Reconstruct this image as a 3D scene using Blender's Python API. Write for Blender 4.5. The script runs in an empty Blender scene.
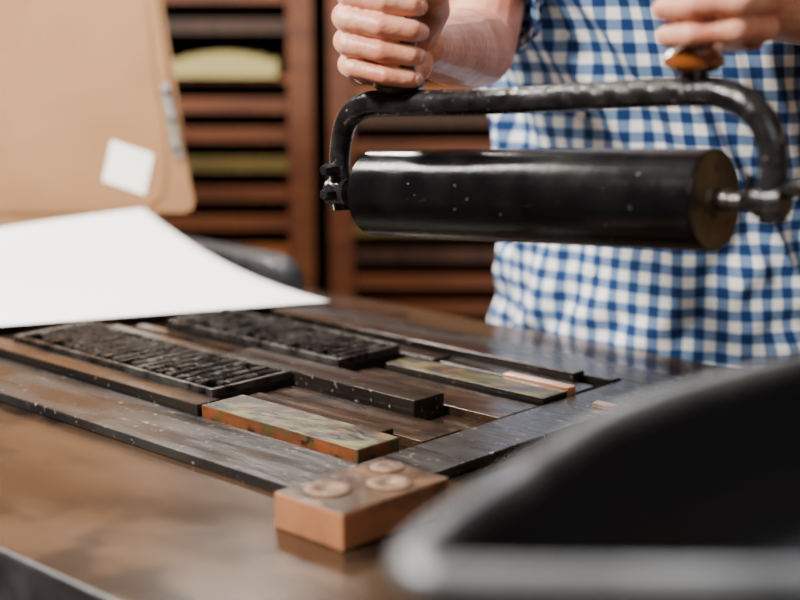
import bpy, bmesh, math, random
from mathutils import Vector, Matrix, noise
random.seed(7)
E1=Vector((-.728,.686,0)).normalized(); E2=Vector((.686,.728,0)).normalized(); Z=Vector((0,0,1))
TZ=0.90
col=bpy.context.scene.collection
def S(s,w,z=0): return E1*s+E2*w+Z*z
# ---------------------------------------------------------------- materials
def nt(name):
    m=bpy.data.materials.new(name); m.use_nodes=True
    n=m.node_tree; return m,n,n.nodes['Principled BSDF']
def mat(name,c1,c2=None,rough=.5,metal=0,ns=12,stretch=(1,1,1),rot=0,bump=0,bs=None,r2=None,coat=0,detail=5,lo=.35,hi=.65,spec=.5,sss=0,speck=None,speck2=None,soft=.04,sstretch=False):
    m,t,b=nt(name); L=t.links
    tc=t.nodes.new('ShaderNodeTexCoord'); mp=t.nodes.new('ShaderNodeMapping'); r=t.nodes.new('ShaderNodeMapping')
    r.inputs['Rotation'].default_value=(0,0,rot); mp.inputs['Scale'].default_value=stretch
    L.new(tc.outputs['Object'],r.inputs[0]); L.new(r.outputs[0],mp.inputs[0])
    n=t.nodes.new('ShaderNodeTexNoise'); n.inputs['Scale'].default_value=ns; n.inputs['Detail'].default_value=detail
    L.new(mp.outputs[0],n.inputs['Vector'])
    cr=t.nodes.new('ShaderNodeValToRGB'); cr.color_ramp.elements[0].position=lo; cr.color_ramp.elements[1].position=hi
    cr.color_ramp.elements[0].color=(*c1,1); cr.color_ramp.elements[1].color=(*(c2 or c1),1)
    L.new(n.outputs['Fac'],cr.inputs[0]); out=cr.outputs[0]
    for sp in (speck,speck2):
        if not sp: continue
        sc,th,sc_col=sp
        n3=t.nodes.new('ShaderNodeTexNoise'); n3.inputs['Scale'].default_value=sc; n3.inputs['Detail'].default_value=5
        L.new((mp if sstretch else r).outputs[0],n3.inputs['Vector'])
        c3=t.nodes.new('ShaderNodeValToRGB'); c3.color_ramp.elements[0].position=th; c3.color_ramp.elements[1].position=th+soft
        L.new(n3.outputs['Fac'],c3.inputs[0])
        mx=t.nodes.new('ShaderNodeMixRGB'); L.new(c3.outputs[0],mx.inputs[0]); L.new(out,mx.inputs[1]); mx.inputs[2].default_value=(*sc_col,1); out=mx.outputs[0]
    L.new(out,b.inputs['Base Color'])
    b.inputs['Metallic'].default_value=metal; b.inputs['Roughness'].default_value=rough
    b.inputs['Specular IOR Level'].default_value=spec
    b.inputs['Coat Weight'].default_value=coat
    if sss:
        b.inputs['Subsurface Weight'].default_value=sss; b.inputs['Subsurface Radius'].default_value=(.01,.004,.002); b.inputs['Subsurface Scale'].default_value=.5
    if r2 is not None:
        mr=t.nodes.new('ShaderNodeMapRange'); L.new(n.outputs['Fac'],mr.inputs[0]); mr.inputs[1].default_value=.3; mr.inputs[2].default_value=.7
        mr.inputs[3].default_value=rough; mr.inputs[4].default_value=r2; L.new(mr.outputs[0],b.inputs['Roughness'])
    if bump:
        n2=t.nodes.new('ShaderNodeTexNoise'); n2.inputs['Scale'].default_value=bs or ns*3; n2.inputs['Detail'].default_value=6
        L.new(mp.outputs[0],n2.inputs['Vector'])
        bp=t.nodes.new('ShaderNodeBump'); bp.inputs['Strength'].default_value=bump; bp.inputs['Distance'].default_value=.003
        L.new(n2.outputs['Fac'],bp.inputs['Height']); L.new(bp.outputs[0],b.inputs['Normal'])
    return m
RA=-math.atan2(E1.y,E1.x)
M_bed=mat('bed_brown_steel',(.028,.017,.011),(.095,.056,.032),rough=.12,r2=.27,metal=.55,ns=6,stretch=(.6,1.3,1),rot=RA,bump=.04,bs=120,speck=(11,.52,(.017,.012,.010)),soft=.10)
M_iron=mat('black_iron',(.012,.012,.014),(.03,.03,.033),rough=.4,ns=30,bump=.15,bs=90,spec=.5)
M_rail=mat('worn_grey_steel',(.016,.015,.016),(.056,.053,.051),rough=.2,r2=.38,metal=.6,ns=18,stretch=(.4,2,1),rot=RA,bump=.2,bs=80,speck=(150,.65,(.30,.28,.25)),speck2=(14,.6,(.035,.024,.016)))
M_dsteel=mat('dark_steel',(.007,.006,.006),(.028,.022,.019),rough=.16,r2=.32,metal=.4,ns=14,stretch=(.3,3,1),rot=RA,bump=.1,bs=100,speck=(150,.66,(.24,.19,.15)))
M_brown=mat('brown_furniture',(.016,.010,.007),(.058,.031,.017),rough=.15,r2=.32,metal=.35,ns=14,stretch=(.4,3,1),rot=RA,bump=.15,bs=60,speck=(24,.54,(.011,.008,.007)),speck2=(120,.66,(.16,.11,.07)),soft=.08)
M_green=mat('inked_olive_wood',(.030,.026,.010),(.105,.098,.022),rough=.28,r2=.45,ns=24,stretch=(.8,1.6,1),rot=RA,bump=.4,bs=70,lo=.38,hi=.6,speck=(34,.47,(.016,.011,.008)),speck2=(48,.60,(.13,.045,.018)),soft=.10)
M_orange=mat('orange_stained_wood',(.17,.048,.015),(.05,.025,.013),rough=.35,ns=26,stretch=(.6,2,1),rot=RA,bump=.25,speck=(42,.50,(.05,.046,.014)),speck2=(60,.58,(.018,.011,.008)),soft=.10)
M_copper=mat('polished_copper',(.98,.62,.42),(.9,.48,.28),rough=.28,metal=.8,ns=20,bump=.05)
M_block=mat('copper_faced_wood',(.44,.19,.09),(.30,.13,.065),rough=.35,ns=14,metal=.2,bump=.2,speck=(26,.52,(.11,.055,.03)),soft=.14)
M_blocktop=mat('block_top_brown',(.035,.022,.015),(.13,.08,.05),rough=.25,ns=30,metal=.4,bump=.3,speck=(40,.58,(.20,.10,.055)),soft=.08)
M_disc=mat('bronze_disc',(.10,.055,.032),(.24,.14,.085),rough=.45,metal=.5,ns=50,bump=.3)
M_type=mat('inked_type_base',(.003,.003,.003),(.008,.008,.008),rough=.4,metal=.2,ns=120,bump=.2,bs=300)
M_face=mat('type_metal_faces',(.014,.013,.013),(.12,.112,.105),rough=.2,r2=.4,metal=.75,ns=50,bump=.25,bs=200)
M_roller=mat('black_rubber_roller',(.0020,.0020,.0024),(.004,.004,.0045),rough=.13,r2=.24,ns=26,spec=.18,speck=(330,.72,(.4,.4,.42)),bump=.08,bs=150)
M_cap=mat('bronze_roller_end',(.025,.018,.011),(.13,.09,.05),rough=.35,r2=.55,metal=.5,ns=38,bump=.35,bs=120,speck=(60,.6,(.012,.010,.008)),soft=.08)
M_frame=mat('black_japanned_iron',(.005,.005,.006),(.016,.015,.017),rough=.15,r2=.36,ns=45,bump=.9,bs=48,speck=(140,.66,(.16,.14,.13)),metal=.2)
M_steel=mat('axle_steel',(.10,.095,.09),(.24,.225,.21),rough=.3,metal=.9,ns=60,bump=.1)
M_amber=mat('amber_varnished_wood',(.18,.05,.010),(.07,.02,.005),rough=.15,coat=.6,ns=30,stretch=(1,1,4),bump=.05)
M_knobk=mat('black_wood_handle',(.012,.01,.009),(.05,.035,.025),rough=.3,ns=30)
M_paper=mat('white_paper',(.92,.915,.90),(.95,.945,.935),rough=.8,ns=4)
M_label=mat('white_label',(.82,.80,.75),(.88,.86,.81),rough=.7,ns=10)
M_card=mat('kraft_cardboard',(.22,.105,.040),(.27,.135,.055),rough=.85,ns=6,bump=.1,bs=40)
M_card2=mat('kraft_cardboard_edge',(.15,.075,.03),(.20,.10,.042),rough=.85,ns=6)
M_skin=mat('skin',(.48,.145,.080),(.66,.31,.20),rough=.40,ns=30,sss=.08,bump=.5,bs=130,lo=.3,hi=.62)
M_nail=mat('fingernail',(.60,.31,.23),(.68,.40,.31),rough=.3)
M_hair=mat('brown_hair',(.05,.03,.018),(.12,.07,.04),rough=.5,ns=60,bump=.6,bs=200,stretch=(1,1,.3))
M_trous=mat('dark_denim',(.02,.028,.05),(.04,.05,.08),rough=.8,ns=60,bump=.2)
M_shoe=mat('brown_leather',(.06,.03,.015),(.1,.05,.03),rough=.4)
M_button=mat('white_button',(.75,.74,.7),rough=.3)
M_white=mat('eye_white',(.8,.78,.75),rough=.2); M_iris=mat('iris_brown',(.03,.02,.01),rough=.1); M_lip=mat('lips',(.5,.2,.17),rough=.4)
M_w1=mat('rack_wood_red',(.08,.020,.005),(.14,.040,.010),rough=.55,ns=5,stretch=(1,1,9),bump=.1)
M_w2=mat('rack_wood_orange',(.24,.072,.015),(.11,.032,.008),rough=.55,ns=5,stretch=(1.5,1,9),bump=.1)
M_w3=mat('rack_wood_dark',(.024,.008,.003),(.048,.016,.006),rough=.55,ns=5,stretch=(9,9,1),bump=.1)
M_w4=mat('case_olive',(.09,.06,.012),(.16,.11,.022),rough=.6,ns=6)
M_yel=mat('manila_paper_stack',(.46,.38,.14),(.36,.30,.12),rough=.7,ns=8,stretch=(1,1,30))
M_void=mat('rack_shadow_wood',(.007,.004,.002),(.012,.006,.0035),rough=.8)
M_brass=mat('brass_pull',(.35,.2,.07),rough=.5,metal=1)
M_pan=mat('blackened_pan',(.003,.004,.0065),(.006,.008,.012),rough=.55,ns=10,spec=.25)
M_panrim=mat('worn_pan_rim',(.045,.050,.056),(.19,.20,.21),rough=.42,ns=12,metal=.6,bump=.35)
M_wall=mat('plaster_wall',(.26,.17,.10),(.31,.21,.13),rough=.9,ns=5,bump=.1)
M_ceil=mat('ceiling_plaster',(.7,.66,.6),rough=.9,ns=5)
def floor_mat():
    m,t,b=nt('floor_boards'); L=t.links
    tc=t.nodes.new('ShaderNodeTexCoord'); br=t.nodes.new('ShaderNodeTexBrick'); L.new(tc.outputs['Object'],br.inputs[0])
    br.inputs['Scale'].default_value=1; br.inputs['Brick Width'].default_value=1.4; br.inputs['Row Height'].default_value=.12; br.inputs['Mortar Size'].default_value=.004
    br.inputs['Color1'].default_value=(.05,.03,.02,1); br.inputs['Color2'].default_value=(.035,.02,.013,1); br.inputs['Mortar'].default_value=(.01,.008,.006,1)
    L.new(br.outputs[0],b.inputs['Base Color']); b.inputs['Roughness'].default_value=.5; return m
M_floor=floor_mat()
def gingham(name,period):
    m,t,b=nt(name); L=t.links
    uv=t.nodes.new('ShaderNodeUVMap'); uv.uv_map='cloth'
    sp=t.nodes.new('ShaderNodeSeparateXYZ'); L.new(uv.outputs[0],sp.inputs[0])
    def band(o):
        a=t.nodes.new('ShaderNodeMath'); a.operation='MULTIPLY'; a.inputs[1].default_value=1/period; L.new(o,a.inputs[0])
        f=t.nodes.new('ShaderNodeMath'); f.operation='FRACT'; L.new(a.outputs[0],f.inputs[0])
        d=t.nodes.new('ShaderNodeMath'); d.operation='SUBTRACT'; L.new(f.outputs[0],d.inputs[0]); d.inputs[1].default_value=.5
        ab=t.nodes.new('ShaderNodeMath'); ab.operation='ABSOLUTE'; L.new(d.outputs[0],ab.inputs[0])
        r=t.nodes.new('ShaderNodeMapRange'); L.new(ab.outputs[0],r.inputs[0]); r.inputs[1].default_value=.235; r.inputs[2].default_value=.265
        return r.outputs[0]
    s=t.nodes.new('ShaderNodeMath'); s.operation='ADD'; L.new(band(sp.outputs[0]),s.inputs[0]); L.new(band(sp.outputs[1]),s.inputs[1])
    h=t.nodes.new('ShaderNodeMath'); h.operation='MULTIPLY'; h.inputs[1].default_value=.5; L.new(s.outputs[0],h.inputs[0])
    cr=t.nodes.new('ShaderNodeValToRGB'); e=cr.color_ramp.elements; e[0].color=(.90,.89,.87,1); e[1].position=1; e[1].color=(.009,.032,.115,1)
    x=cr.color_ramp.elements.new(.5); x.color=(.14,.225,.39,1)
    L.new(h.outputs[0],cr.inputs[0]); L.new(cr.outputs[0],b.inputs['Base Color']); b.inputs['Roughness'].default_value=.85
    b.inputs['Specular IOR Level'].default_value=.15
    wv=t.nodes.new('ShaderNodeTexNoise'); wv.inputs['Scale'].default_value=900; L.new(uv.outputs[0],wv.inputs['Vector'])
    bp=t.nodes.new('ShaderNodeBump'); bp.inputs['Strength'].default_value=.15; bp.inputs['Distance'].default_value=.001; L.new(wv.outputs['Fac'],bp.inputs['Height']); L.new(bp.outputs[0],b.inputs['Normal'])
    return m
M_shirt=gingham('blue_gingham_cotton',.0255)
# ---------------------------------------------------------------- mesh helpers
def finish(name,bm,mats,parent=None,smooth=False,center=True,angle=None):
    bmesh.ops.recalc_face_normals(bm,faces=bm.faces[:])
    me=bpy.data.meshes.new(name); bm.to_mesh(me); bm.free()
    return objm(name,me,mats,parent,smooth,center,angle)
def objm(name,me,mats,parent=None,smooth=False,center=True,angle=None):
    for m in (mats if isinstance(mats,(list,tuple)) else [mats]): me.materials.append(m)
    o=bpy.data.objects.new(name,me); col.objects.link(o)
    if center and len(me.vertices):
        xs=[v.co for v in me.vertices]
        c=Vector([(min(v[i] for v in xs)+max(v[i] for v in xs))/2 for i in range(3)])
        me.transform(Matrix.Translation(-c)); o.location=c
    if smooth or angle:
        for p in me.polygons: p.use_smooth=True
        if angle: me.set_sharp_from_angle(angle=math.radians(angle))
    if parent is not None:
        o.parent=parent; o.matrix_parent_inverse=Matrix.Translation(parent.location).inverted()
    return o
def empty(name,loc):
    o=bpy.data.objects.new(name,None); o.location=loc; o.empty_display_size=.1; col.objects.link(o); return o
def hexa(bm,P,mi=0,bev=0):
    vs=[bm.verts.new(p) for p in P]
    fs=[bm.faces.new([vs[i] for i in q]) for q in ((0,1,2,3),(7,6,5,4),(0,4,5,1),(1,5,6,2),(2,6,7,3),(3,7,4,0))]
    for f in fs: f.material_index=mi
    if bev:
        es=list({e for f in fs for e in f.edges})
        r=bmesh.ops.bevel(bm,geom=es,offset=bev,segments=2,affect='EDGES',profile=.5)
        for f in r['faces']: f.material_index=mi
    return fs
def sbox(bm,s0,s1,w0,w1,z0,z1,mi=0,bev=0):
    return hexa(bm,[S(s0,w0,z0),S(s1,w0,z0),S(s1,w1,z0),S(s0,w1,z0),S(s0,w0,z1),S(s1,w0,z1),S(s1,w1,z1),S(s0,w1,z1)],mi,bev)
def xbox(bm,x0,x1,y0,y1,z0,z1,mi=0,bev=0):
    V=Vector
    return hexa(bm,[V((x0,y0,z0)),V((x1,y0,z0)),V((x1,y1,z0)),V((x0,y1,z0)),V((x0,y0,z1)),V((x1,y0,z1)),V((x1,y1,z1)),V((x0,y1,z1))],mi,bev)
def basis(ax):
    ax=ax.normalized(); u=ax.orthogonal().normalized()
    if abs(ax.z)<.95: u=(Z-ax*ax.z).normalized()
    return ax,u,ax.cross(u)
def lathe(bm,prof,org,axis,seg=48,mis=None):
    ax,u,v=basis(axis); rings=[]
    for (t,r) in prof:
        c=org+ax*t
        if r<1e-6: rings.append([bm.verts.new(c)])
        else: rings.append([bm.verts.new(c+(u*math.cos(2*math.pi*k/seg)+v*math.sin(2*math.pi*k/seg))*r) for k in range(seg)])
    for i in range(len(rings)-1):
        a,b=rings[i],rings[i+1]; mi=mis[i] if mis else 0
        for k in range(seg):
            k2=(k+1)%seg
            if len(a)==1 and len(b)==1: continue
            if len(a)==1: f=bm.faces.new((a[0],b[k],b[k2]))
            elif len(b)==1: f=bm.faces.new((a[k],a[k2],b[0]))
            else: f=bm.faces.new((a[k],a[k2],b[k2],b[k]))
            f.material_index=mi
def catmull(P,n=8):
    out=[]; P=[P[0]]+list(P)+[P[-1]]
    for i in range(1,len(P)-2):
        for j in range(n):
            t=j/n; a,b,c,d=P[i-1:i+3]
            out.append(tuple(.5*((2*b[k])+(-a[k]+c[k])*t+(2*a[k]-5*b[k]+4*c[k]-d[k])*t*t+(-a[k]+3*b[k]-3*c[k]+d[k])*t**3) for k in range(len(b))))
    out.append(tuple(P[-2])); return out
def tube(bm,pts,seg=20,mi=0,n=8,cap=True):
    P=catmull(pts,n); up=None; rings=[]
    for i,p in enumerate(P):
        a=Vector(P[max(i-1,0)][:3]); b=Vector(P[min(i+1,len(P)-1)][:3]); d=(b-a).normalized()
        if up is None: up=d.orthogonal().normalized()
        up=(up-d*up.dot(d)).normalized(); v=d.cross(up)
        rings.append([bm.verts.new(Vector(p[:3])+(up*math.cos(2*math.pi*k/seg)+v*math.sin(2*math.pi*k/seg))*p[3]) for k in range(seg)])
    for a,b in zip(rings,rings[1:]):
        for k in range(seg):
            f=bm.faces.new((a[k],a[(k+1)%seg],b[(k+1)%seg],b[k])); f.material_index=mi
    if cap:
        for r in (rings[0],rings[-1]): bm.faces.new(r).material_index=mi
def blob(name,caps,voxel,mats,parent=None,smooth_it=6,fac=.5):
    bm=bmesh.new()
    for (p0,r0,p1,r1) in caps:
        b=bmesh.new()
        for p,r in ((p0,r0),(p1,r1)):
            bmesh.ops.create_icosphere(b,subdivisions=3,radius=r,matrix=Matrix.Translation(Vector(p)))
        res=bmesh.ops.convex_hull(b,input=b.verts[:])
        dead=[g for g in res['geom_interior'] if isinstance(g,bmesh.types.BMVert)]
        bmesh.ops.delete(b,geom=dead,context='VERTS')
        me=bpy.data.meshes.new('t'); b.to_mesh(me); b.free(); bm.from_mesh(me); bpy.data.meshes.remove(me)
    bmesh.ops.recalc_face_normals(bm,faces=bm.faces[:])
    me=bpy.data.meshes.new('tmp'); bm.to_mesh(me); bm.free()
    o=bpy.data.objects.new('tmp',me); col.objects.link(o)
    r=o.modifiers.new('r','REMESH'); r.mode='VOXEL'; r.voxel_size=voxel
    s=o.modifiers.new('s','SMOOTH'); s.iterations=smooth_it; s.factor=fac
    dg=bpy.context.evaluated_depsgraph_get(); ev=o.evaluated_get(dg); nm=bpy.data.meshes.new_from_object(ev)
    bpy.data.objects.remove(o); bpy.data.meshes.remove(me)
    nm.name=name; nm.materials.clear()
    return objm(name,nm,mats,parent,smooth=True)
# ---------------------------------------------------------------- room
def slab(name,x0,x1,y0,y1,z0,z1,m):
    bm=bmesh.new(); xbox(bm,x0,x1,y0,y1,z0,z1); return finish(name,bm,m)
slab('floor',-3.1,3.1,-2.1,4.3,-.1,0,M_floor)
slab('ceiling',-3.1,3.1,-2.1,4.3,2.9,3.0,M_ceil)
slab('wall_back',-3.1,3.1,4.2,4.3,0,2.9,M_wall)
slab('wall_front',-3.1,3.1,-2.1,-2.0,0,2.9,M_wall)
slab('wall_left',-3.1,-3.0,-2.0,4.2,0,2.9,M_wall)
slab('wall_right',3.0,3.1,-2.0,4.2,0,2.9,M_wall)
slab('baseboard_back',-3.0,3.0,4.18,4.2,0,.12,M_w3)
# ---------------------------------------------------------------- press table
bm=bmesh.new()
S0,S1,W0,W1=-.35,2.45,.555,1.42
sbox(bm,S0,S1,W0,W1,TZ-.045,TZ,0,.003)
sbox(bm,S0+.05,S1-.05,W0+.04,W0+.09,TZ-.17,TZ-.045,1)
sbox(bm,S0+.05,S1-.05,W1-.09,W1-.04,TZ-.17,TZ-.045,1)
sbox(bm,S0+.05,S0+.1,W0+.09,W1-.09,TZ-.17,TZ-.045,1)
sbox(bm,S1-.1,S1-.05,W0+.09,W1-.09,TZ-.17,TZ-.045,1)
for s in (S0+.05,S1-.13,(S0+S1)/2):
    for w in (W0+.04,W1-.12):
        sbox(bm,s,s+.08,w,w+.08,0.03,TZ-.17,1,.004); sbox(bm,s-.02,s+.1,w-.02,w+.1,0,.03,1,.004)
sbox(bm,S0+.1,S1-.1,W0+.12,W1-.12,.25,.28,1)
bmesh.ops.recalc_face_normals(bm,faces=bm.faces[:])
for f in bm.faces:
    if f.material_index==0 and f.normal.z<.95: f.material_index=1
table=finish('printing_press_bed',bm,[M_bed,M_iron])
bm=bmesh.new()
pr=[(1.525,.010),(1.529,.024),(1.54,.036),(1.56,.043),(1.60,.045),(1.79,.045)]
prev=None
for s,h in pr:
    ring=[bm.verts.new(S(s,w,TZ+z)) for w,z in ((1.375,0),(1.375,h-.004),(1.379,h),(1.416,h),(1.42,h-.004),(1.42,0))]
    if prev:
        for k in range(6): bm.faces.new((prev[k],prev[(k+1)%6],ring[(k+1)%6],ring[k]))
    else: bm.faces.new(ring)
    prev=ring
bm.faces.new(prev)
finish('guide_rail',bm,M_iron,angle=40)
# ---------------------------------------------------------------- chase
bm=bmesh.new(); h=.010
sbox(bm,.820,1.72,.782,.866,TZ,TZ+h,0,.0015)
sbox(bm,.80,1.72,1.262,1.315,TZ,TZ+h,0,.0015)
sbox(bm,.80,.865,.866,1.262,TZ,TZ+h,0,.0015)
sbox(bm,1.65,1.72,.866,1.262,TZ,TZ+h,0,.0015)
finish('printing_chase',bm,M_rail)
def furn(name,s0,s1,w0,w1,hh,m,m_side=None,bev=.0012,z0=0):
    bm=bmesh.new(); sbox(bm,s0,s1,w0,w1,TZ+z0,TZ+z0+hh,0,bev)
    if m_side:
        bmesh.ops.recalc_face_normals(bm,faces=bm.faces[:])
        for f in bm.faces:
            if f.normal.z<.5: f.material_index=1
    return finish(name,bm,[m,m_side] if m_side else m)
furn('wooden_furniture',.872,1.085,.872,.925,.019,M_green,M_orange)
furn('wooden_furniture',.90,1.085,.926,.947,.017,M_brown,M_dsteel)
furn('wooden_furniture',.868,1.085,1.128,1.168,.015,M_green,M_dsteel)
furn('wooden_furniture',.868,1.10,.95,1.006,.010,M_brown)
furn('steel_furniture',1.088,1.56,.869,.899,.019,M_brown,M_dsteel)
furn('steel_furniture',.935,1.22,1.012,1.056,.023,M_dsteel)
furn('steel_furniture',1.222,1.45,1.014,1.040,.017,M_brown,M_dsteel)
furn('steel_furniture',.868,1.098,1.060,1.122,.009,M_brown)
furn('steel_furniture',1.10,1.44,1.057,1.073,.014,M_brown)
furn('steel_furniture',1.06,1.40,1.178,1.205,.014,M_dsteel)
furn('steel_furniture',.868,1.056,1.184,1.215,.011,M_dsteel)
furn('steel_furniture',.90,1.37,1.220,1.240,.018,M_brown,M_dsteel)
furn('steel_furniture',.868,1.40,1.243,1.260,.012,M_dsteel)
furn('copper_spacer',.868,.955,1.170,1.182,.018,M_copper)
furn('copper_spacer',.80,.825,1.150,1.160,.005,M_copper,z0=.0102)
# ---------------------------------------------------------------- type formes
def forme(s0,s1,w0,w1,top,seed,rows):
    rnd=random.Random(seed); bm=bmesh.new(); b=.005
    sbox(bm,s0,s1,w0,w1,TZ,TZ+top-.009,0,.001)
    for q in ((s0,s1,w0,w0+b),(s0,s1,w1-b,w1),(s0,s0+b,w0+b,w1-b),(s1-b,s1,w0+b,w1-b)):
        sbox(bm,*q,TZ+top-.009,TZ+top-.0015,1,.0008)
    a0=s0+b+.002; a1=s1-b-.002; c0=w0+b+.002; c1=w1-b-.002
    step=(a1-a0)/rows
    for i in range(rows):
        s=a0+i*step+step*.15
        w=c0+ (rnd.uniform(0,.015) if rnd.random()<.2 else 0); end=c1-(rnd.uniform(0,.025) if rnd.random()<.25 else 0)
        sbox(bm,s,s+step*.56,w,end,TZ+top-.009,TZ+top-.0013,1)
        tilt=rnd.uniform(-.0003,.0003)
        while w<end-.003:
            l=rnd.uniform(.0028,.0044)
            if rnd.random()<.9:
                hh=top+tilt+rnd.uniform(-.0002,.0002)
                zb=TZ+top-.0016; sa=s+.05*step; sb=s+.51*step; k=rnd.random(); wl=w+l*.8
                if k<.3:
                    sbox(bm,sa,sb,w,w+l*.22,zb,TZ+hh,1); sbox(bm,sa,sb,wl-l*.22,wl,zb,TZ+hh,1); sbox(bm,(sa+sb)/2-.0005,(sa+sb)/2+.0005,w+l*.2,wl-l*.2,zb,TZ+hh,1)
                elif k<.6:
                    sbox(bm,sa,sa+.0011,w,wl,zb,TZ+hh,1); sbox(bm,sb-.0011,sb,w,wl,zb,TZ+hh,1); sbox(bm,sa,sb,w,w+l*.22,zb,TZ+hh,1)
                elif k<.75:
                    sbox(bm,sa,sb,w+l*.2,w+l*.5,zb,TZ+hh,1)
                else:
                    sbox(bm,sa,sa+.0011,w,wl,zb,TZ+hh,1); sbox(bm,(sa+sb)/2-.0005,(sa+sb)/2+.0005,w,wl,zb,TZ+hh,1); sbox(bm,sb-.0011,sb,w,wl,zb,TZ+hh,1)
            w+=l
    return finish('type_forme',bm,[M_type,M_face])
forme(1.105,1.46,.902,1.008,.026,1,21)
forme(1.105,1.40,1.075,1.172,.026,2,18)
# ---------------------------------------------------------------- copper block
bk=empty('copper_faced_block',S(.78,.787,TZ))
bm=bmesh.new(); sbox(bm,.742,.818,.726,.845,TZ,TZ+.030,0,.002)
bmesh.ops.recalc_face_normals(bm,faces=bm.faces[:])
for f in bm.faces:
    if f.normal.z>.7: f.material_index=1
finish('block',bm,[M_block,M_blocktop],bk)
bm=bmesh.new()
for s,w,r in ((.790,.757,.019),(.765,.800,.018),(.795,.828,.014)):
    lathe(bm,[(0,0),(0,r),(.0012,r),(.0016,r-.001),(.0016,r*.45),(.0010,r*.4),(.0010,0)],S(s,w,TZ+.030),Z,32)
finish('copper_discs',bm,M_disc,bk,angle=35)
# ---------------------------------------------------------------- paper sheet
bm=bmesh.new(); tip=Vector((-.092,1.909,0)); d=Vector((-.394,-.154,0)).normalized(); e=Vector((-.325,.391,0)).normalized()
nx,ny=40,40; g=[]
for i in range(nx+1):
    row=[]
    for j in range(ny+1):
        a=i/nx*.62; q=j/ny
        z=.9142+.072*(1-.55*min(1,a/.4))*q**2.2+.003*math.sin(a*9)*q
        p=tip+d*a+e*(q*.475); row.append(bm.verts.new((p.x,p.y,z)))
    g.append(row)
for i in range(nx):
    for j in range(ny): bm.faces.new((g[i][j],g[i+1][j],g[i+1][j+1],g[i][j+1]))
o=finish('paper_sheet',bm,M_paper,smooth=True)
sm=o.modifiers.new('s','SOLIDIFY'); sm.thickness=.0008
# ---------------------------------------------------------------- cardboard
rest=bmesh.new(); xbox(rest,-.97,-.385,2.276,2.36,TZ,.9525,0,.003); finish('cardboard_rest',rest,M_iron)
BR=Vector((-.318,2.29,.977)); U=Vector((-1,-.015,0)).normalized(); V=Vector((-.078,.117,.443)).normalized(); N=U.cross(V).normalized()
if N.y>0: N=-N
cb=empty('cardboard_sheet',BR)
def cpoly(name,pts,off,th,m,bev=0):
    bm=bmesh.new()
    A=[bm.verts.new(BR+U*u+V*v+N*off) for u,v in pts]; B=[bm.verts.new(BR+U*u+V*v+N*(off+th)) for u,v in pts]
    bm.faces.new(A); bm.faces.new(B[::-1]); n=len(pts)
    for k in range(n): bm.faces.new((A[k],A[(k+1)%n],B[(k+1)%n],B[k]))
    return finish(name,bm,m,cb)
cpoly('board',[(.018,0),(.004,.006),(0,.02),(.003,.12),(.008,.2),(.008,.55),(.64,.55),(.64,-.025),(.075,-.025),(.06,0)],0,.004,M_card)
cpoly('front_fold',[(.030,.105),(.028,.25),(.024,.30),(.024,.56),(.63,.56),(.63,.0),(.08,.0),(.045,.03),(.036,.06)],.004,.003,M_card)
cpoly('back_fold',[(.0,.13),(-.002,.55),(.3,.55),(.3,.13)],-.004,.003,M_card2)
la=math.radians(20); lc=(.095,.072)
cpoly('label',[(lc[0]+x*math.cos(la)-y*math.sin(la),lc[1]+x*math.sin(la)+y*math.cos(la)) for x,y in ((-.034,-.034),(.031,-.034),(.031,.034),(-.034,.034))],.007,.0006,M_label)
cpoly('clip_plate',[(.006,.085),(.020,.085),(.022,.205),(.010,.205)],.0075,.002,M_steel)
bm=bmesh.new()
for v in (.10,.145,.19): lathe(bm,[(0,0),(0,.006),(.003,.006),(.005,.004),(.005,0)],BR+U*.015+V*v+N*.0095,N,20)
finish('clip_rivets',bm,M_iron,cb,angle=40)
# ---------------------------------------------------------------- ink pan, right foreground
out=[(.004,.502),(.009,.522),(.025,.556),(.048,.595),(.077,.648),(.108,.697),(.165,.755),(.229,.804),(.31,.85),(.40,.885),(.52,.89),(.60,.86),(.62,.70),(.60,.52),(.50,.492),(.3,.486),(.1,.486),(.02,.490)]
ip=empty('ink_pan',(.3,.68,1.0)); zr=1.10
cx,cy=.33,.68
bm=bmesh.new(); P=[c for c in catmull(out+[out[0]],5)][:-1]
rings=[]
for k,(f,z) in enumerate(((1,zr),(.985,zr-.012),(.95,zr-.05),(.86,zr-.075),(.5,zr-.085),(0.02,zr-.085))):
    rings.append([bm.verts.new((cx+(x-cx)*f,cy+(y-cy)*f,z)) for x,y in P])
for a,b in zip(rings,rings[1:]):
    for k in range(len(P)): bm.faces.new((a[k],a[(k+1)%len(P)],b[(k+1)%len(P)],b[k]))
bm.faces.new(rings[-1])
o=finish('bowl',bm,M_pan,ip,smooth=True); sd=o.modifiers.new('s','SOLIDIFY'); sd.thickness=.004; sd.offset=-1
bm=bmesh.new(); seg=12; R=[]
n=len(P)
for k in range(n):
    a=Vector((*P[k-1],zr)); b=Vector((*P[(k+1)%n],zr)); dd=(b-a).normalized(); sd_=dd.cross(Z)
    R.append([bm.verts.new(Vector((*P[k],zr))+(Z*math.cos(2*math.pi*j/seg)+sd_*math.sin(2*math.pi*j/seg))*.0078) for j in range(seg)])
for k in range(n):
    a,b=R[k],R[(k+1)%n]
    for j in range(seg): bm.faces.new((a[j],a[(j+1)%seg],b[(j+1)%seg],b[j]))
finish('rim',bm,M_panrim,ip,smooth=True)
bm=bmesh.new(); lathe(bm,[(0,0),(0,.07),(.012,.068),(.02,.03),(.10,.026),(.118,.05),(.118,0)],Vector((.33,.70,TZ)),Z,32); finish('pedestal',bm,M_iron,ip,angle=40)
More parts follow.
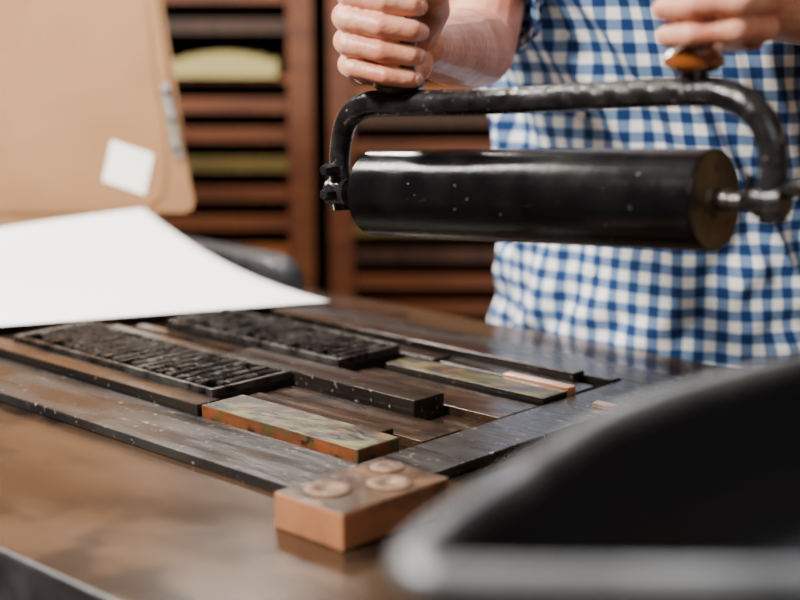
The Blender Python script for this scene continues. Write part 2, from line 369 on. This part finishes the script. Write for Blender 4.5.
# ---------------------------------------------------------------- brayer
CL=Vector((-.0215,1.330,1.1305)); CR=Vector((.2360,1.100,1.1545)); A=(CR-CL); Lr=A.length; A.normalize()
UP=(Z-A*A.z).normalized()
by=empty('ink_roller',(CL+CR)/2)
R_=.0390
bm=bmesh.new()
lathe(bm,[(.006,0),(.006,R_-.006),(0,R_-.005),(0,R_-.0015),(.0015,R_),(Lr-.001,R_),(Lr,R_-.001),(Lr,R_-.0018),(Lr-.0006,R_-.0024),(Lr-.0006,.013),(Lr+.002,.011),(Lr+.002,0)],CL,A,96,[1,1,0,0,0,0,0,1,1,1,1])
finish('roller_cylinder',bm,[M_roller,M_cap],by,angle=35)
bm=bmesh.new()
lathe(bm,[(-.046,0),(-.046,.006),(.01,.006),(.01,0)],CL,A,24)
lathe(bm,[(-.004,0),(-.004,.0085),(.012,.0085),(.013,.006),(.044,.006),(.044,0)],CR,A,24)
finish('axle',bm,M_steel,by,angle=35)
def FP(s,h,r): p=CL+A*s+UP*h; return (p.x,p.y,p.z,r)
sl=-.043; sr=Lr+.047
bm=bmesh.new()
tube(bm,[FP(sl,-.016,.0090),FP(sl,.0,.0105),FP(sl-.001,.025,.0095),FP(sl+.003,.048,.010),FP(sl+.014,.068,.0108),FP(sl+.036,.0790,.0115),FP(sl+.07,.080,.0115),FP(.13,.0785,.0110),FP(.23,.080,.0112),FP(sr-.065,.081,.0115),FP(sr-.034,.077,.0118),FP(sr-.012,.064,.0115),FP(sr-.001,.044,.011),FP(sr+.001,.02,.0105),FP(sr,0,.0105),FP(sr,-.016,.010)],28)
side=A.cross(UP)
if side.y>0: side=-side
lathe(bm,[(-.012,0),(-.012,.0135),(.012,.0135),(.012,0)],CL+A*(sl),A,28)
lathe(bm,[(-.012,0),(-.012,.0125),(.010,.0125),(.010,0)],CL+A*(sr),A,28)
lathe(bm,[(0,0),(0,.006),(.014,.006),(.017,.0045),(.017,0)],CL+A*sl+side*.008,side,6)
lathe(bm,[(0,0),(0,.006),(.014,.006),(.017,.0045),(.017,0)],CL+A*sl+UP*.022+side*.006,side,6)
lathe(bm,[(-.024,0),(-.024,.0085),(-.012,.0085),(-.012,0)],CL+A*(sr),A,6)
tube(bm,[tuple(CL+A*(sr-.018)+UP*.0)+(.004,),tuple(CL+A*(sr-.018)+UP*.014)+(.004,),tuple(CL+A*(sr-.018)+UP*.019)+(.006,)],10)
tube(bm,[tuple(CL+A*(sr+.008)+UP*.006)+(.005,),tuple(CL+A*(sr+.02)+UP*.010)+(.0065,),tuple(CL+A*(sr+.04)+UP*.014)+(.005,),tuple(CL+A*(sr+.055)+UP*.016)+(.002,)],14)
finish('yoke',bm,M_frame,by,angle=50)
def handle(t,barh,m,name,fl):
    base=CL+A*t+UP*barh
    b=Vector((base.x,base.y,base.z+.007))
    bm=bmesh.new()
    lathe(bm,[(0,0),(0,.011),(fl,.010),(fl+.002,.017),(fl+.006,.0225),(fl+.013,.0225),(fl+.018,.018),(fl+.020,.0145),(fl+.05,.016),(fl+.09,.016),(fl+.105,.013),(fl+.11,0)],b,Z,40,[1,1,0,0,0,0,0,0,0,0,0])
    finish(name,bm,[m,M_frame],by,smooth=False,angle=40); return b
HL=handle(.033,.080,M_knobk,'handle_black',.001)
HR=handle(.329,.080,M_amber,'handle_amber',.007)
# ---------------------------------------------------------------- person
man=empty('man_in_gingham_shirt',(.32,1.88,0))
C0=Vector((.335,1.868,0))
def lean(z):
    t=max(0,min(1,(z-1.0)/.5)); return .13*t*t*(3-2*t)
prof=[(.80,.235,.150),(.88,.232,.150),(.95,.228,.147),(1.05,.220,.143),(1.15,.215,.143),(1.25,.222,.147),(1.33,.228,.148),(1.40,.222,.135),(1.45,.19,.112),(1.48,.14,.09),(1.505,.085,.07),(1.525,.066,.062)]
PR=catmull(prof,14)
NT=300; bm=bmesh.new(); uvl=bm.loops.layers.uv.new('cloth')
def tp(th,z,a,b,off=0):
    e=2/2.35; c,s=math.cos(th),math.sin(th)
    x=a*math.copysign(abs(s)**e,s); y=-b*math.copysign(abs(c)**e,c)
    n=Vector((s,-c)).normalized()
    env=min(1,max(0,(1.47-z)/.1))
    q=noise.noise(Vector((math.sin(th)*1.6,z*4.5,math.cos(th))));
    fold=.012*math.sin(5*th+z*16+4*q)*(.6+.4*math.sin(z*9+th*2))
    dgl=noise.noise(Vector((th*2.4-z*9,z*2.5+th*1.0,3)))
    fold+=.025*(.7-math.sqrt(dgl*dgl+.002)*3.0)*min(1,max(0,(z-.95)/.1))
    rd=max(0,(1.08-z)/.15)
    fold+=.012*min(1,rd)*noise.noise(Vector((math.sin(th)*5,z*22+math.sin(th)*3,7)))*1.6
    fold*=env
    if abs(th)<.3 : fold*=(.6+.4*abs(th)/.3)
    pl=.0025 if abs(x)<.0165 and c>0 else 0
    fold=.019*math.tanh(fold/.019)
    x+=n.x*(fold+off); y+=n.y*(fold+off+pl)
    return C0-E2*lean(z)+E1*x+E2*y+Z*z
arc=[0]
thl=[-math.pi+2*math.pi*k/NT for k in range(NT+1)]
e_=2/2.35
def ref(th):
    c,s=math.cos(th),math.sin(th); return Vector((.218*math.copysign(abs(s)**e_,s),-.145*math.copysign(abs(c)**e_,c)))
for k in range(NT): arc.append(arc[-1]+(ref(thl[k+1])-ref(thl[k])).length)
rings=[]
for (z,a,b) in PR: rings.append([bm.verts.new(tp(thl[k],z,a,b)) for k in range(NT)])
for i in range(len(PR)-1):
    for k in range(NT):
        f=bm.faces.new((rings[i][k],rings[i][(k+1)%NT],rings[i+1][(k+1)%NT],rings[i+1][k]))
        uvs=((arc[k],PR[i][0]),(arc[k+1],PR[i][0]),(arc[k+1],PR[i+1][0]),(arc[k],PR[i+1][0]))
        for l,u in zip(f.loops,uvs): l[uvl].uv=u
bm.faces.new(rings[-1]); bm.faces.new(rings[0])
finish('shirt_body',bm,M_shirt,man,smooth=True)
bm=bmesh.new()
for z in (.98,1.075,1.17,1.262,1.35):
    pa=[q for q in PR if q[0]>=z][0]
    p=tp(0,z,pa[1],pa[2],.0025)
    lathe(bm,[(0,0),(0,.0058),(.0015,.0058),(.0022,.0045),(.0014,.003),(.0014,0)],p,-E2,20)
finish('buttons',bm,M_button,man,angle=40)
bm=bmesh.new(); uvl=bm.loops.layers.uv.new('cloth'); cc=C0-E2*lean(1.53)
rr=[(1.515,.073),(1.55,.066),(1.556,.068),(1.52,.088)]; rg=[]
for z,r in rr: rg.append([bm.verts.new(cc+(E1*math.sin(t)-E2*math.cos(t))*r*(1) + Z*(z-(.03*max(0,math.cos(t))**6 if r>.08 else 0))) for t in [.12+ (2*math.pi-.24)*k/60 for k in range(61)]])
for a,b,v in zip(rg,rg[1:],(0,.03,.04)):
    for k in range(60):
        f=bm.faces.new((a[k],a[k+1],b[k+1],b[k]))
        for l,u in zip(f.loops,((k*.007,v),(k*.007+.007,v),(k*.007+.007,v+.03),(k*.007,v+.03))): l[uvl].uv=u
o=finish('collar',bm,M_shirt,man,smooth=True); sd=o.modifiers.new('s','SOLIDIFY'); sd.thickness=.002
def sleeve(name,pts):
    bm=bmesh.new(); uvl=bm.loops.layers.uv.new('cloth'); P=catmull(pts,12); seg=64; up=None; rings=[]; ln=[0]
    for i,p in enumerate(P):
        a=Vector(P[max(i-1,0)][:3]); b=Vector(P[min(i+1,len(P)-1)][:3]); d_=(b-a).normalized()
        if up is None: up=(Z-d_*d_.z).normalized()
        up=(up-d_*up.dot(d_)).normalized(); v=d_.cross(up)
        if i: ln.append(ln[-1]+(Vector(p[:3])-Vector(P[i-1][:3])).length)
        rings.append([bm.verts.new(Vector(p[:3])+(up*math.cos(2*math.pi*k/seg)+v*math.sin(2*math.pi*k/seg))*(p[3]+.005*noise.noise(Vector((k*.3,i*.25,p[0]*9)))+.003*math.sin(i*.9+k*.2))) for k in range(seg)])
    for i in range(len(P)-1):
        for k in range(seg):
            f=bm.faces.new((rings[i][k],rings[i][(k+1)%seg],rings[i+1][(k+1)%seg],rings[i+1][k]))
            for l,u in zip(f.loops,((k,i),(k+1,i),(k+1,i+1),(k,i+1))): l[uvl].uv=(u[0]*.42/seg,ln[u[1]])
    o=finish(name,bm,M_shirt,man,smooth=True); sd=o.modifiers.new('s','SOLIDIFY'); sd.thickness=.0025; sd.offset=-1
Sh=C0-E2*lean(1.43)
SR=Sh+E1*.165+Z*1.415; SL=Sh-E1*.165+Z*1.415
ER=Vector((.082,1.625,1.25)); EL=Vector((.468,1.40,1.29))
def lp(a,b,t): return a+(b-a)*t
sleeve('sleeve_right',[(*lp(SR,ER,-.1),.075),(*lp(SR,ER,.25),.072),(*lp(SR,ER,.5),.062),(*lp(SR,ER,.68),.058),(*lp(SR,ER,.70),.062),(*lp(SR,ER,.80),.061)])
sleeve('sleeve_left',[(*lp(SL,EL,-.1),.075),(*lp(SL,EL,.25),.074),(*lp(SL,EL,.55),.064),(*lp(SL,EL,.78),.060),(*lp(SL,EL,.80),.064),(*lp(SL,EL,.92),.063)])
# hands: x = from thumb-side palm to knuckles (mirrored), y = away from the finger fronts, z = up the handle
def hand(name,K,z0,m,rot,elbow,shoulder,slope=0):
    c,s=math.cos(rot),math.sin(rot)
    def W(x,y,z):
        z=z+slope*(-x); x*=m; return Vector((K.x+x*c-y*s,K.y+x*s+y*c,z0+z))
    def D(x,y,z): return (W(x,y,z)-W(0,0,0)).normalized()
    caps=[]; nails=[]
    wr=W(.004,.088,.024)
    for i,(zc,k,r,kx,ty) in enumerate(((0,.84,.0090,.000,.000),(.0200,.97,.0099,-.003,.001),(.0412,1.06,.0104,-.004,-.001),(.0622,1.0,.0102,-.001,.001))):
        mcp=W(-.046+kx,.018+.002*i,zc+.002); pip=W(-.038*(.9+.1*k)+kx,-.019*k-.003,zc+.0012); dip=W(-.008+kx,-.0330*k,zc-.0006); tp_=W(.013*k,-.0280*k+ty,zc-.0015); tp2=W(.0195*k,-.019,zc-.0018)
        m1=lp(mcp,pip,.5); m2=lp(pip,dip,.5)
        caps+= [(mcp,r*1.22,m1,r*.99),(m1,r*.99,pip,r*1.08),(pip,r*1.08,m2,r*.92),(m2,r*.92,dip,r*.99),(dip,r*.99,tp_,r*.90),(tp_,r*.90,tp2,r*.76)]
        mid=W(-.022,.050,.012+zc*.65)
        caps+= [(mcp,r*1.15,mid,.0135),(mid,.0135,wr,.021)]
        nails.append((lp(tp_,tp2,.6),D(.9,-.40,0),r*.82))
    caps+=[(W(-.030,.030,.012),.014,W(.006,.070,.006),.018),(W(-.028,.03,.045),.014,W(.004,.066,.034),.019),(W(.006,.07,.006),.018,wr,.023),
           (W(-.034,.028,-.004),.011,W(.0,.060,.0),.016)]
    cmc=W(.012,.066,.036); tm=W(.029,.036,.058); ti=W(.031,.004,.072); tt=W(.014,-.022,.080)
    caps+=[(cmc,.018,tm,.0135),(tm,.0135,ti,.0115),(ti,.0118,tt,.0095),(W(-.028,.03,.055),.012,tm,.011)]
    nails.append((tt,D(.5,-.6,.5),.0095))
    d_=(elbow-wr)
    sd_=d_.normalized().cross(Z).normalized()
    w1=wr+sd_*.009; w2=wr-sd_*.009
    m1=lp(wr,elbow,.6)
    caps+=[(w1,.0235,m1+sd_*.008,.037),(w2,.0235,m1-sd_*.008,.037),(m1,.040,elbow,.043),(elbow,.043,lp(elbow,shoulder,.5),.047),(lp(elbow,shoulder,.5),.047,shoulder,.055)]
    blob(name,caps,.0013,M_skin,man,smooth_it=2,fac=.4)
    for i,(p,nrm,r) in enumerate(nails):
        ax,u,v=basis(nrm)
        bm=bmesh.new(); mt=Matrix.Translation(p+ax*(r-.0014))@Matrix((( *u,0),(*v,0),(*ax,0),(0,0,0,1))).transposed()@Matrix.Diagonal((.0045,.0050,.0014,1))
        bmesh.ops.create_uvsphere(bm,u_segments=16,v_segments=10,radius=1,matrix=mt)
        finish(name+'_nail_%d'%(i+1),bm,M_nail,man,smooth=True)
hand('hand_right',HL,HL.z+.018,1,math.radians(-6),ER,SR,.12)
hand('hand_left',HR,HR.z+.037,-1,math.radians(-32),EL,SL,.04)
# head
cH=C0-E2*(lean(1.5)+.03); F=-E2
def Hp(r,f,z): return cH+E1*r+F*f+Z*z
sk=[(Hp(0,-.03,1.48),.058,Hp(0,0,1.60),.056),(Hp(0,.0,1.70),.085,Hp(0,.035,1.70),.080),(Hp(0,-.015,1.715),.085,Hp(0,.02,1.73),.083),(Hp(0,.045,1.655),.058,Hp(0,.07,1.60),.030),
 (Hp(.035,.03,1.64),.035,Hp(.012,.075,1.598),.020),(Hp(-.035,.03,1.64),.035,Hp(-.012,.075,1.598),.020),
 (Hp(0,.108,1.70),.009,Hp(0,.130,1.665),.011),(Hp(.011,.118,1.661),.008,Hp(-.011,.118,1.661),.008),
 (Hp(.05,.088,1.715),.012,Hp(-.05,.088,1.715),.012),(Hp(.042,.075,1.67),.020,Hp(-.042,.075,1.67),.020),
 (Hp(.086,.0,1.70),.010,Hp(.090,-.008,1.67),.008),(Hp(-.086,.0,1.70),.010,Hp(-.090,-.008,1.67),.008),
 (Hp(.090,-.016,1.71),.008,Hp(.084,.0,1.67),.008),(Hp(-.090,-.016,1.71),.008,Hp(-.084,.0,1.67),.008),
 (Hp(-.018,.094,1.628),.008,Hp(.018,.094,1.628),.008)]
blob('head',sk,.004,M_skin,man,5)
blob('hair',[(Hp(0,-.02,1.735),.092,Hp(0,.02,1.755),.082),(Hp(0,-.045,1.70),.075,Hp(0,-.04,1.65),.062),(Hp(.05,.055,1.775),.03,Hp(-.05,.055,1.775),.03),(Hp(.07,-.01,1.74),.025,Hp(-.07,-.01,1.74),.025),(Hp(.082,.01,1.735),.012,Hp(.082,.012,1.70),.007),(Hp(-.082,.01,1.735),.012,Hp(-.082,.012,1.70),.007)],.005,M_hair,man,3)
for i,sg in enumerate((1,-1)):
    for nm,f,r,m in (('eye',.094,.0125,M_white),('iris',.1025,.0058,M_iris)):
        bm=bmesh.new(); bmesh.ops.create_uvsphere(bm,u_segments=20,v_segments=12,radius=r,matrix=Matrix.Translation(Hp(sg*.032,f,1.695))); finish('%s_%d'%(nm,i+1),bm,m,man,smooth=True)
    blob('brow_%d'%(i+1),[(Hp(sg*.018,.103,1.716),.004,Hp(sg*.048,.096,1.718),.003)],.0015,M_hair,man,1)
blob('mouth',[(Hp(-.02,.099,1.629),.003,Hp(0,.104,1.630),.005),(Hp(.02,.099,1.629),.003,Hp(0,.104,1.630),.005)],.0012,M_lip,man,2)
lg=[]
for sg in (1,-1):
    h_=C0+E1*sg*.10; lg+=[(h_+Z*.90,.118,h_+E1*sg*.01-E2*.01+Z*.50,.078),(h_+E1*sg*.01-E2*.01+Z*.50,.078,h_+E1*sg*.02+Z*.11,.062)]
lg+=[(C0+E1*.08+Z*.93,.125,C0-E1*.08+Z*.93,.125)]
blob('trousers',lg,.008,M_trous,man,5)
for sg in (1,-1):
    f0=C0+E1*sg*.12
    sh=[(f0+E2*.03+Z*.05,.045,f0-E2*.06+Z*.045,.042),(f0-E2*.06+Z*.045,.042,f0-E2*.17+Z*.034,.032),(f0+E2*.02+Z*.05,.04,f0+E2*.0+Z*.1,.05)]
    o=blob('shoe_%d'%(1 if sg>0 else 2),sh,.006,M_shoe,man,3)
    for v in o.data.vertices:
        wz=v.co.z+o.location.z
        if wz<.004: v.co.z=.001-o.location.z
# ---------------------------------------------------------------- type cabinets
def rack(name,x0,x1,y0,y1,zt,pitch,seed,off=0):
    rnd=random.Random(seed); bm=bmesh.new(); p=.055
    for x in (x0,x1-p):
        xbox(bm,x,x+p,y0,y0+.05,0,zt,0); xbox(bm,x,x+p,y1-.05,y1,0,zt,0)
    for x in (x0+.01,x1-.03): xbox(bm,x,x+.02,y0+.05,y1-.05,.05,zt,2)
    xbox(bm,x0-.01,x1+.01,y0-.01,y1,zt,zt+.03,0,.003)
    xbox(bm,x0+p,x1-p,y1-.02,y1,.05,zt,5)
    z=.10+off
    while z<zt-.05:
        if 1.10<z<1.19 and seed==1:
            xbox(bm,x0+p,x1-p,y0+.02,y1-.03,z,z+.012,1)
            for q in range(8):
                t0=(q-4)/4; t1=(q-3)/4; xa=x1-.20+t0*.12; xb=x1-.20+t1*.12
                hm=.044+.022*(1-((t0+t1)/2)**2)
                xbox(bm,xa,xb,y0+.0,y1-.12,z+.012,z+hm,4)
            z+=.11; continue
        mi=rnd.choice((0,1,1,0,2,3)); g=rnd.uniform(-.003,.003)
        xbox(bm,x0+p+.004,x1-p-.004,y0+g+.005,y0+g+.022,z,z+pitch*.46,mi)
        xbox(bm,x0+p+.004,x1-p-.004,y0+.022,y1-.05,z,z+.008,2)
        xc=(x0+x1)/2
        xbox(bm,xc-.04,xc+.04,y0-.008+g,y0+.005+g,z+pitch*.2,z+pitch*.35,6)
        z+=pitch
    return finish(name,bm,[M_w1,M_w2,M_w3,M_w4,M_yel,M_void,M_brass])
rack('type_case_cabinet',-1.12,-.20,3.4,3.95,1.95,.068,1)
rack('type_case_cabinet',-.165,.78,3.45,4.0,1.95,.064,5,.02)
rack('type_case_cabinet',.84,1.7,3.45,4.0,1.95,.066,9,.01)
rack('type_case_cabinet',-2.1,-1.18,3.4,3.95,1.95,.068,4)
# ---------------------------------------------------------------- lights
def area(name,loc,tgt,size,power,colr,sy=None):
    l=bpy.data.lights.new(name,'AREA'); l.energy=power; l.size=size; l.color=colr
    if sy: l.shape='RECTANGLE'; l.size_y=sy
    o=bpy.data.objects.new(name,l); o.location=loc; o.rotation_euler=(Vector(tgt)-Vector(loc)).to_track_quat('-Z','Y').to_euler(); col.objects.link(o)
area('lamp_key',(-1.3,.4,2.55),(0.1,1.5,1.0),.32,145,(1,.94,.86))
area('lamp_overhead',(.7,2.4,2.85),(.3,1.4,.9),.6,36,(.98,.97,1),.3)
area('added_backlight',(-.35,3.0,2.15),(.2,1.4,.95),.25,16,(1,.95,.88))  # added light above the frame, gives glints on type and metal edges
area('lamp_fill',(.9,-.9,2.3),(.3,1.7,1.1),1.0,14,(.95,.97,1))
area('added_cabinet_light',(-.6,2.6,2.75),(-.3,3.5,.9),.5,11,(1,.76,.46))  # added warm light for the background racks, not a fixture of the room
area('added_paper_light',(-1.0,1.9,2.3),(-.45,2.05,.95),.4,52,(1,.96,.90))  # added light that pushes the paper sheet to bright white
w=bpy.data.worlds.new('world'); bpy.context.scene.world=w; w.use_nodes=True
w.node_tree.nodes['Background'].inputs[0].default_value=(1,.9,.8,1); w.node_tree.nodes['Background'].inputs[1].default_value=.1
# ---------------------------------------------------------------- camera
cd=bpy.data.cameras.new('camera'); cd.lens=66.6; cd.sensor_width=36; cd.clip_start=.02
cam=bpy.data.objects.new('camera',cd); cam.location=(0,0,1.3); cam.rotation_euler=(math.radians(90-11.4),0,0); col.objects.link(cam)
cd.dof.use_dof=True; cd.dof.focus_distance=1.38; cd.dof.aperture_fstop=2.8
bpy.context.scene.camera=cam
